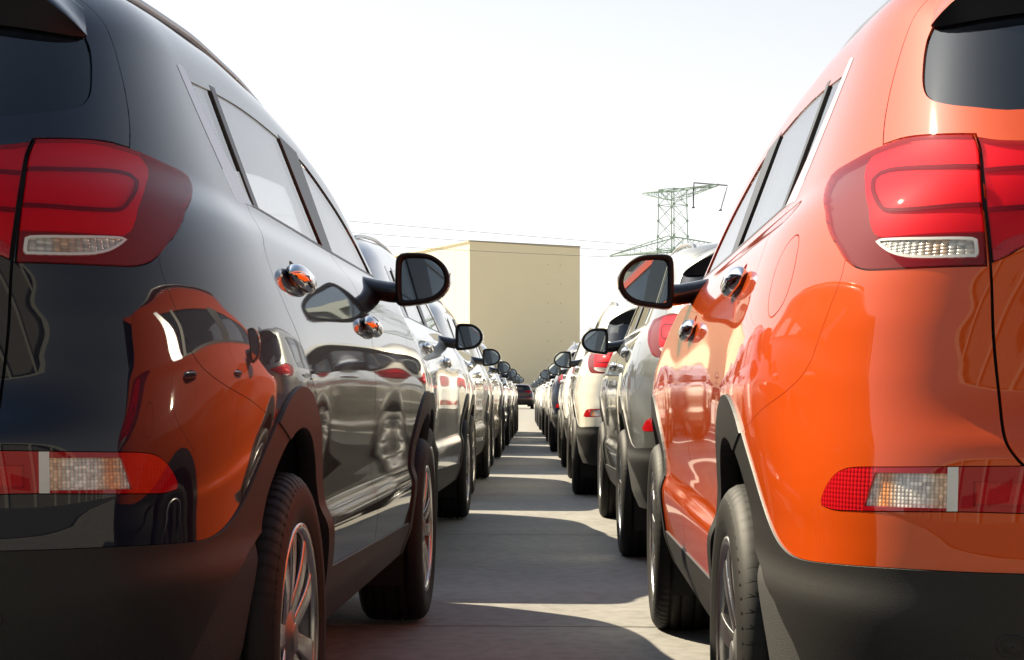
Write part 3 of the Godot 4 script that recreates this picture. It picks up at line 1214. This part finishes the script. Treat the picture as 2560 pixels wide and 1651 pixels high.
	for flip in 2:
		var mi := part("door_mirror", house.mirrored() if flip else house, pm, car)
		part("mirror_rim", lip.mirrored() if flip else lip, M.plastic, mi)
		part("mirror_well", dish.mirrored() if flip else dish, M.dark, mi)
		part("mirror_glass", glass.mirrored() if flip else glass, M.mirror, mi)
		part("mirror_arm", arm.mirrored() if flip else arm, M.black, mi)
		part("turn_signal", sig.mirrored() if flip else sig, M.indicator, mi)
	# ---- wheels, wells, underside
	var ws := wheel_shapes()
	for u0 in [.92, 3.57]:
		for side in [1.0, -1.0]:
			var w := wheel(car, Vector3(side * .806, .291, -u0), side)
			part("tyre", ws.tyre, M.rubber, w)
			part("rim", ws.rim, M.alloy_dark, w)
			part("rim_edge", ws.edge, M.alloy, w)
			part("brake_disc", ws.disc, M.brake, w)
			part("hub_cap", ws.hub, M.hub, w)
			for k in 5:
				var turn := Transform3D(Basis(Vector3.RIGHT, TAU * k / 5), Vector3.ZERO)
				part("spoke", ws.spoke, M.alloy, w, turn)
				part("spoke_web", ws.web, M.alloy_dark, w, turn)
			var well := Shape.new()
			var rings := []
			for x in [.50, .86]:
				var r := []
				for k in 25:
					var a := lerpf(-.5, PI + .5, k / 24.0)
					r.append(Vector3(x * side, .315 + sin(a) * .398, -(u0 + .03) + cos(a) * .398))
				rings.append(r)
			well.loft(rings, false)
			well.cap(rings[0], Vector3(-side, 0, 0))
			part("wheel_well", well, M.dark, car)
	var pan := Shape.new()
	pan.box(Vector3(-.50, .22, -4.15), Vector3(.50, .27, -.22))
	pan.box(Vector3(-.84, .22, -3.12), Vector3(.84, .26, -1.40))
	pan.box(Vector3(-.70, .30, -.52), Vector3(.70, .34, -.14))
	part("underbody", pan, M.dark, car)
	var tub := Shape.new()
	tub.box(Vector3(-.72, .70, -3.2), Vector3(.72, .74, -.5))
	part("cabin_floor", tub, M.dark, car)
	# ---- seats
	for q in [[-.36, 2.55], [.36, 2.55], [-.36, 1.62], [.36, 1.62]]:
		var rings := []
		for e in [[.0, .80, .24, .07], [.02, .95, .25, .075], [.06, 1.15, .22, .065], [.09, 1.27, .15, .045], [.10, 1.29, .10, .03]]:
			var r := []
			for p in ellipse(Vector2.ZERO, Vector2(e[2], e[3]), 0.0, 16, 3.0):
				r.append(Vector3(q[0] + p.x, e[1], -(q[1] - .35 - e[0]) + p.y))
			rings.append(r)
		var seat := Shape.new()
		seat.loft(rings, true, true, true)
		var sn := part("seat", seat, M.cloth, car)
		rings = []
		for e in [[1.285, .5], [1.30, .9], [1.34, 1.0], [1.39, .95], [1.42, .6]]:
			var r := []
			for p in ellipse(Vector2.ZERO, Vector2(.13, .05) * e[1], 0.0, 16, 3.0):
				r.append(Vector3(q[0] + p.x, e[0], -(q[1] - .46) + p.y))
			rings.append(r)
		var head := Shape.new()
		head.loft(rings, true, true, true)
		part("headrest", head, M.cloth, sn)
	var dash := Shape.new()
	dash.box(Vector3(-.68, .80, -3.45), Vector3(.68, 1.06, -2.95))
	part("dashboard", dash, M.cloth, car)
	# ---- round parking sensors in the bumper skirt
	for e in [Vector2(.30, .446), Vector2(.585, .446)]:
		var b := on_body(e.x, e.y)
		var rings := []
		for q in [[.016, .0028], [.0155, .0048], [.0130, .0050], [.0125, .0034], [.0095, .0034], [.0085, .0052], [.001, .0056]]:
			var r := []
			for p in ellipse(e, Vector2(q[0], q[0]), 0.0, 24):
				var w := on_body(p.x, p.y)
				r.append(w[0] + b[1] * q[1])
			rings.append(r)
		var sn := Shape.new()
		sn.loft(rings)
		for z in sn.n.size():
			if sn.n[z].z < 0.0:
				sn.n[z] = -sn.n[z]
		part("parking_sensor", sn, M.plastic, car)
		part("parking_sensor", sn.mirrored(), M.plastic, car)
	# ---- aerial fin on the roof
	var fin := Shape.new()
	fin.loft([[Vector3(-.028, 1.565, -.98), Vector3(.028, 1.565, -.98), Vector3(.028, 1.565, -.82), Vector3(-.028, 1.565, -.82)], [Vector3(-.02, 1.60, -.95), Vector3(.02, 1.60, -.95), Vector3(.02, 1.60, -.82), Vector3(-.02, 1.60, -.82)], [Vector3(-.005, 1.642, -.87), Vector3(.005, 1.642, -.87), Vector3(.005, 1.642, -.825), Vector3(-.005, 1.642, -.825)]], true, false, true)
	part("aerial_fin", fin, M.black, car)
	return car


func recolour(n: Node, from: Material, to: Material) -> void:
	if n is MeshInstance3D and n.material_override == from:
		n.material_override = to
	for k in n.get_children():
		recolour(k, from, to)


# ---------------------------------------------------------------- the place
func slabs() -> void:
	var grd := root_node("ground")
	tag(grd, "pale concrete ground of the car lot laid in large slabs", "", "", "structure")
	var m := mat(lin(1, 1, 1), .82)
	m.albedo_texture = noise_tex(.006, 5, [[0.0, .35, .5, .65, 1.0], [lin(.195, .188, .175), lin(.21, .203, .188), lin(.22, .212, .196), lin(.23, .222, .205), lin(.245, .236, .216)]], 1024, 21)
	m.detail_enabled = true
	m.detail_blend_mode = BaseMaterial3D.BLEND_MODE_MUL
	m.detail_albedo = noise_tex(.11, 5, [[0.0, .42, .6, 1.0], [Color(.86, .855, .85), Color(.965, .965, .965), Color(1, 1, 1), Color(1, 1, 1)]], 512, 22)
	m.heightmap_enabled = true
	m.heightmap_texture = noise_tex(.06, 5, [], 512, 23)
	m.heightmap_scale = .35
	m.uv1_triplanar = true
	m.uv1_world_triplanar = true
	m.uv1_scale = Vector3(.21, .21, .21)
	M.concrete = m
	var base := Shape.new()
	base.flat_quad(Vector3(-900, -.035, 300), Vector3(900, -.035, 300), Vector3(900, -.035, -1500), Vector3(-900, -.035, -1500), Vector3.UP)
	part("subgrade", base, mat(lin(.34, .325, .29), .9), grd)
	var shape := Shape.new()
	var w := 9.0
	var d := 3.78
	var b := .006
	var g := .005
	# a slab with softened edges
	var x := w / 2 - g
	var z := d / 2 - g
	shape.flat_quad(Vector3(-x + b, 0, z - b), Vector3(x - b, 0, z - b), Vector3(x - b, 0, -z + b), Vector3(-x + b, 0, -z + b), Vector3.UP)
	var c := [Vector3(-x, 0, z), Vector3(x, 0, z), Vector3(x, 0, -z), Vector3(-x, 0, -z)]
	for k in 4:
		var p: Vector3 = c[k]
		var q: Vector3 = c[(k + 1) % 4]
		var out := ((p + q) * .5).normalized()
		var pi := Vector3(p.x - signf(p.x) * b, 0, p.z - signf(p.z) * b)
		var qi := Vector3(q.x - signf(q.x) * b, 0, q.z - signf(q.z) * b)
		shape.flat_quad(pi, qi, q - Vector3(0, b, 0), p - Vector3(0, b, 0), out + Vector3.UP)
		shape.flat_quad(p - Vector3(0, b, 0), q - Vector3(0, b, 0), q - Vector3(0, .03, 0), p - Vector3(0, .03, 0), out)
	var mesh := shape.mesh()
	for row in 34:
		for col in 5:
			var o := MeshInstance3D.new()
			o.name = fresh("concrete_slab", grd)
			o.mesh = mesh
			o.material_override = m
			o.position = Vector3((col - 2) * w, 0, -(1.92 + (row - 0.0) * d) + d / 2.0 + .0)
			grd.add_child(o, true)
	grd.rotation.z = -.006


func added_road() -> void:  # added out of view, dark so that less light bounces onto the car rears
	var o := root_node("added_road")
	tag(o, "dark paved strip added unseen behind the camera to lessen light on the car rears", "", "", "structure")
	var m := mat(lin(1, 1, 1), .85)
	m.albedo_texture = noise_tex(.02, 4, [[0.0, 1.0], [lin(.05, .05, .05), lin(.075, .073, .07)]], 512, 41)
	m.uv1_triplanar = true
	m.uv1_scale = Vector3(.3, .3, .3)
	var s := Shape.new()
	s.flat_quad(Vector3(-200, .004, 18.5), Vector3(200, .004, 18.5), Vector3(200, .004, 2.2), Vector3(-200, .004, 2.2), Vector3.UP)
	part("added_paving", s, m, o)
	o.rotation.z = -.006


func at_px(px: float, py: float, depth: float) -> Vector3:   # a direction measured in the photograph, taken to its real distance
	return Vector3((px - 1240.0) / 3846.0 * depth, .795 + (925.0 - py) / 3846.0 * depth, -depth)


func building() -> void:
	var o := root_node("warehouse")
	tag(o, "tall plain beige warehouse block behind the far end of the rows", "building")
	var wall := mat(lin(1, 1, 1), .75)
	wall.albedo_texture = noise_tex(.01, 4, [[0.0, 1.0], [lin(.80, .72, .52), lin(.83, .745, .54)]], 512, 31)
	wall.uv1_triplanar = true
	wall.uv1_scale = Vector3(.08, .08, .08)
	var trim := mat(lin(.30, .28, .22), .5)
	var corner := Vector3(-6.97, -.3, -185)
	var right := Vector3(12.6, 0, -7.4)
	var left := Vector3(-17.4, 0, -34.7)
	var h := 18.5
	var core := Shape.new()
	var c := [corner, corner + right, corner + right + left, corner + left]
	var mid: Vector3 = (c[0] + c[2]) * .5
	for k in 4:
		var a: Vector3 = c[k].lerp(mid, .004)
		var b: Vector3 = c[(k + 1) % 4].lerp(mid, .004)
		core.flat_quad(a, b, b + Vector3(0, h - .1, 0), a + Vector3(0, h - .1, 0), (a + b) * .5 - mid)
	core.flat_quad(c[0] + Vector3(0, h - .12, 0), c[1] + Vector3(0, h - .12, 0), c[2] + Vector3(0, h - .12, 0), c[3] + Vector3(0, h - .12, 0), Vector3.UP)
	part("core", core, wall, o)
	# upright wall panels, a narrow recessed joint between each two
	for face in 2:
		var a: Vector3 = corner
		var dir: Vector3 = (left if face == 0 else right)
		var n := 10 if face == 0 else 1
		var out := dir.cross(Vector3.UP).normalized()
		if out.dot(a + dir * .5 - mid) < 0.0:
			out = -out
		for k in n:
			var p: Vector3 = a + dir * (float(k) / n) + dir.normalized() * (.018 if k else .0)
			var q: Vector3 = a + dir * (float(k + 1) / n) - dir.normalized() * (.018 if k < n - 1 else 0.0)
			var s := Shape.new()
			for e in [[p, q]]:
				s.flat_quad(e[0], e[1], e[1] + Vector3(0, h, 0), e[0] + Vector3(0, h, 0), out)
				s.flat_quad(e[0] + Vector3(0, h, 0), e[1] + Vector3(0, h, 0), e[1] + Vector3(0, h, 0) - out * .25, e[0] + Vector3(0, h, 0) - out * .25, Vector3.UP)
				s.flat_quad(e[0], e[0] + Vector3(0, h, 0), e[0] + Vector3(0, h, 0) - out * .12, e[0] - out * .12, -dir)
				s.flat_quad(e[1], e[1] + Vector3(0, h, 0), e[1] + Vector3(0, h, 0) - out * .12, e[1] - out * .12, dir)
			part("wall_panel", s, wall, o)
		var cop := Shape.new()
		cop.bar(a + Vector3(0, h + .06, 0) - out * .05, a + dir + Vector3(0, h + .06, 0) - out * .05, .4, .14)
		part("coping", cop, trim if face else wall, o)
	var n2 := Vector3(right.z, 0, -right.x).normalized()
	if n2.dot(corner + right * .5 - mid) < 0.0:
		n2 = -n2
	for t in [.70, .82]:
		for k in 7:
			var s := Shape.new()
			var p: Vector3 = corner + right * t + Vector3(0, 3.1 + 2.2 * k, 0)
			s.bar(p - n2 * .02, p + n2 * .06, .075)
			part("wall_fixing", s, trim, o)



func hall_behind() -> void:
	var o := root_node("long_hall")
	tag(o, "long hall with upright pillars, walls darkened to dim the car rears, seen only as a reflection in paint and glass", "building")
	var wall := mat(lin(.17, .16, .14), .8)  # walls darkened so that less light reaches the car rears
	var pale := mat(lin(.36, .35, .31), .7)
	var pane := mat(lin(.03, .035, .04), .1)
	var s := Shape.new()
	s.box(Vector3(-60, -1.0, 19), Vector3(60, 9.5, 37))
	part("wall", s, wall, o)
	s = Shape.new()
	s.box(Vector3(-60.3, 9.5, 18.6), Vector3(60.3, 10.1, 37.3))
	part("roof_edge", s, pale, o)
	for k in 21:
		s = Shape.new()
		s.box(Vector3(-60 + k * 6 - .25, -1.0, 18.6), Vector3(-60 + k * 6 + .25, 9.5, 18.998))
		part("pillar", s, pale, o)
		if k < 20:
			s = Shape.new()
			s.box(Vector3(-60 + k * 6 + 1.2, 2.6, 18.9), Vector3(-60 + k * 6 + 4.8, 4.6, 18.995))
			part("window", s, pane, o)


func pylon() -> void:
	var o := root_node("electricity_pylon")
	tag(o, "green steel lattice electricity pylon with two crossarms standing behind the right row", "pylon")
	var green := mat(lin(.28, .38, .31), .6, .1)  # green made paler to stand in for haze over the distance
	var dark := mat(lin(.09, .085, .09), .6)
	var base := at_px(1569, 925, 180)
	base.y = -.14
	o.position = base
	# seen corner-on: the legs stand on the diagonals
	var legs := [Vector3(1, 0, 0), Vector3(0, 0, 1), Vector3(-1, 0, 0), Vector3(0, 0, -1)]
	var ys := [0.0, 4.0, 7.5, 10.6, 13.6, 15.6, 17.0, 18.4, 20.1, 21.8, 23.5]
	var hw := [3.2, 2.75, 2.4, 2.1, 1.9, 1.75, 1.68, 1.63, 1.58, 1.54, 1.52]
	for k in 4:
		var s := Shape.new()
		for i in ys.size() - 1:
			s.bar(legs[k] * hw[i] + Vector3(0, ys[i], 0), legs[k] * hw[i + 1] + Vector3(0, ys[i + 1], 0), .10)
		part("leg", s, green, o)
	for k in 4:
		var a: Vector3 = legs[k]
		var b: Vector3 = legs[(k + 1) % 4]
		var s := Shape.new()
		for i in ys.size() - 1:
			var y0 := Vector3(0, ys[i], 0)
			var y1 := Vector3(0, ys[i + 1], 0)
			s.bar(a * hw[i] + y0, b * hw[i + 1] + y1, .04)
			s.bar(b * hw[i] + y0, a * hw[i + 1] + y1, .04)
			if i in [0, 3, 5, 6, 9]:
				s.bar(a * hw[i] + y0, b * hw[i] + y0, .06)
			s.bar(a * hw[i] + y0 - Vector3(0, .12, 0), a * hw[i] + y0 + Vector3(0, .12, 0), .26)
		s.bar(a * hw[10] + Vector3(0, ys[10], 0), b * hw[10] + Vector3(0, ys[10], 0), .09)
		part("bracing", s, green, o)
	# crossarms: both arms run from left and far to right and near
	var dir := Vector3(.69, 0, .72).normalized()
	var side := Vector3(-dir.z, 0, dir.x)
	for e in [[16.8, 18.4, -9.4, 7.5, 1.0], [22.3, 23.4, -4.5, 6.5, .8]]:
		for sg in [-1.0, 1.0]:
			var reach: float = e[2] if sg < 0.0 else e[3]
			var s := Shape.new()
			var low: bool = e[0] < 20.0
			var tip := dir * reach + Vector3(0, e[0] if low else e[1], 0)
			for q in [-1.0, 1.0]:
				var root: Vector3 = side * (e[4] * q)
				var r0 := root + Vector3(0, e[0], 0)
				var r1 := root * .8 + Vector3(0, e[1], 0)
				s.bar(r0, tip, .13 if low else .07)
				s.bar(r1, tip + Vector3(0, .12, 0), .10)
				for k in 5:
					var t := (k + .5) / 5.5
					s.bar(r0.lerp(tip, t), r1.lerp(tip, t), .045)
					s.bar(r0.lerp(tip, t), r1.lerp(tip, minf(t + .18, 1.0)), .045)
			for k in 5:
				var t := k / 5.5
				s.bar((side * e[4] + Vector3(0, e[0], 0)).lerp(tip, t), (-side * e[4] + Vector3(0, e[0], 0)).lerp(tip, t + .15), .045)
			part("crossarm", s, green, o)
	# the frame that hangs at the upper right
	var f := Shape.new()
	var t0 := Vector3(2.1, 23.98, 2.2)
	var t1 := Vector3(5.3, 23.27, 5.5)
	f.bar(t0, t1, .14)
	f.bar(t0, t0 + Vector3(-.05, -2.6, 0), .11)
	f.bar(t0 + Vector3(-.03, -.6, 0), dir * 6.2 + Vector3(0, 23.3, 0), .08)
	part("hanging_frame", f, dark, o)
	for q in [[t0 + Vector3(-.1, -.4, 0), t0 + Vector3(-.06, -2.7, 0)], [t1 + Vector3(0, -.15, 0), t1 + Vector3(-.72, -2.65, 0)]]:
		var ins := Shape.new()
		ins.bar(q[0], q[1], .07)
		for k in 9:
			var p: Vector3 = q[0].lerp(q[1], .25 + k * .085)
			ins.bar(p, p + (q[1] - q[0]).normalized() * .04, .17)
		ins.bar(q[1] + Vector3(-.16, 0, 0), q[1] + Vector3(.16, .05, 0), .14)
		part("insulator", ins, dark, o)
	# the wires, each a sagging cable of its own
	var wire := mat(lin(.12, .12, .12), .6)
	var runs := [
		[Vector3(9.2, 16.6, -187), 1.2, "lowest thin power cable, crossing in front of the beige warehouse"],
		[Vector3(10.9, 17.2, -186), .8, "middle power cable running left over the warehouse roof"],
		[Vector3(11.9, 17.8, -185), .4, "topmost power cable running left over the warehouse roof"],
	]
	for r in runs:
		var s := Shape.new()
		var rings := []
		for k in 41:
			var t := k / 40.0
			var p: Vector3 = r[0] + Vector3(-.72, 0, .69) * (150.0 * t) - Vector3(0, 4.0 * t * (1.0 - t) * r[1], 0)
			rings.append([p + Vector3(0, .03, 0), p + Vector3(0, -.015, .026), p + Vector3(0, -.015, -.026)])
		s.loft(rings)
		var c := part("power_cable", s, wire, self)
		tag(c, r[2], "cable", "power cables from the pylon")


func cars() -> void:
	var orange := paint(lin(.48, .057, .0035), .0, .50)
	M.paint0 = paint(lin(.0055, .0075, .016), .0, .4)
	var navy: Material = M.paint0
	var silver := paint(lin(.60, .62, .65), .75, .36)
	var bright := paint(lin(.70, .71, .72), .6, .36)
	var titan := paint(lin(.20, .205, .19), .7, .36)
	var cream := paint(lin(.74, .70, .58), .15, .35)
	var white := paint(lin(.80, .79, .75), .05, .35)
	var ink := paint(lin(.014, .018, .035), .4, .3)
	var wine := paint(lin(.03, .008, .010), .4, .3)
	var first := build_car()
	var spots := [
		[-1.384, 2.28, .029, navy, "dark navy car filling the left side, nearest in the left row"],
		[1.252, 2.106, .022, orange, "orange car filling the right side, nearest in the right row"],
		[-1.425, 7.12, .028, silver, "silver car directly ahead of the dark navy car"],
		[1.352, 7.35, .004, titan, "grey metallic car directly ahead of the orange car"],
		[-1.395, 12.25, .020, bright, "pale silver car, third in the left row"],
		[1.245, 12.55, .006, cream, "cream car ahead of the grey metallic car, third in the right row"],
		[-1.36, 17.55, .016, cream, "cream car, fourth in the left row"],
		[1.25, 17.75, .002, white, "white car with a dark mirror, fourth in the right row"],
		[-1.32, 22.75, .014, silver, "silver car, fifth in the left row"],
		[1.18, 22.9, .002, ink, "dark blue car between the white cars of the right row"],
		[-1.29, 27.9, .010, white, "white car, sixth in the left row"],
		[1.17, 28.05, .0, white, "white car ahead of the dark blue car, sixth in the right row"],
		[-1.24, 33.0, .006, cream, "last car of the left row, cream, its rear wheel against the open ground"],
		[1.14, 33.2, -.002, bright, "pale silver car, seventh in the right row"],
		[1.09, 38.3, -.002, white, "white car, eighth in the right row"],
		[1.06, 43.4, -.004, silver, "silver car, ninth in the right row"],
		[1.03, 48.5, -.004, cream, "last car at the far end of the right row"],
		[-.78, 104.0, .0, wine, "dark car standing alone beyond the rows, below the warehouse"],
	]
	for k in spots.size():
		var s: Array = spots[k]
		var c: Node3D = first
		if k:
			c = first.duplicate()
			c.name = "parked_car_%03d" % k
			add_child(c, true)
			recolour(c, navy, s[3])
		c.position = Vector3(s[0], .03 - .006 * s[0] if s[1] < 60.0 else .03, -s[1])
		c.rotation.y = -s[2]
		tag(c, s[4], "car", "cars parked in the two rows" if k < spots.size() - 1 else "")

	

# a hazy summer sky: pale round the horizon, bluer overhead, a wide bright aureole round the sun
func hazy_sky(sun: Vector3) -> ImageTexture:
	var w := 512
	var h := 256
	var im := Image.create(w, h, false, Image.FORMAT_RGBF)
	for y in h:
		var el := PI * (.5 - (y + .5) / h)
		for x in w:
			var az := TAU * (x + .5) / w
			var d := Vector3(sin(az) * cos(el), sin(el), -cos(az) * cos(el))
			var ang := acos(clampf(d.dot(sun), -1.0, 1.0))
			var up := maxf(d.y, 0.0)
			var t := pow(1.0 - up, 2.5)
			var near := pow(cos(ang * .5), 3.0)
			var c := Vector3(.090, .142, .232) * (1.0 - t) * (.08 + .92 * near)
			c += Vector3(.62, .617, .603) * t * (.60 + .46 * near)
			c += Vector3(1.0, .96, .88) * 1.7 * exp(-ang / .22)
			if d.y < 0.0:
				c = c.lerp(Vector3(.16, .15, .135), clampf(-d.y * 6.0, 0.0, 1.0))
			im.set_pixel(x, y, Color(c.x, c.y, c.z))
	return ImageTexture.create_from_image(im)


func _ready() -> void:
	var cam := Camera3D.new()
	cam.name = "camera"
	cam.projection = Camera3D.PROJECTION_FRUSTUM
	cam.near = .05
	cam.far = 3000.0
	cam.size = .05 * 2.0 * 770.0 / 3846.0
	cam.frustum_offset = Vector2(-.05 * 46.0 / 3846.0, .05 * 155.0 / 3846.0)
	cam.position = Vector3(0, .795, 0)
	add_child(cam)
	cam.current = true
	var we := WorldEnvironment.new()
	we.name = "world"
	var env := Environment.new()
	env.background_mode = Environment.BG_SKY
	env.tonemap_mode = Environment.TONE_MAPPER_LINEAR
	env.tonemap_exposure = 2.6
	env.sdfgi_enabled = true
	env.ssao_enabled = true
	env.ssil_enabled = true
	env.sky = Sky.new()
	env.sky.sky_material = PanoramaSkyMaterial.new()
	env.sky.sky_material.panorama = hazy_sky(Vector3(-.60, .71, -.52).normalized())
	we.environment = env
	add_child(we)
	var sun := DirectionalLight3D.new()
	sun.name = "sun"
	sun.light_color = Color(1.0, .94, .82)
	sun.light_energy = 1.6
	sun.light_angular_distance = .53
	sun.shadow_enabled = true
	sun.sky_mode = DirectionalLight3D.SKY_MODE_LIGHT_ONLY
	add_child(sun)
	sun.look_at_from_position(Vector3(-.60, .71, -.52) * 50.0, Vector3.ZERO)

	body_tables()
	materials()
	build_grid()

	slabs()
	added_road()
	building()
	hall_behind()
	cars()

	pylon()
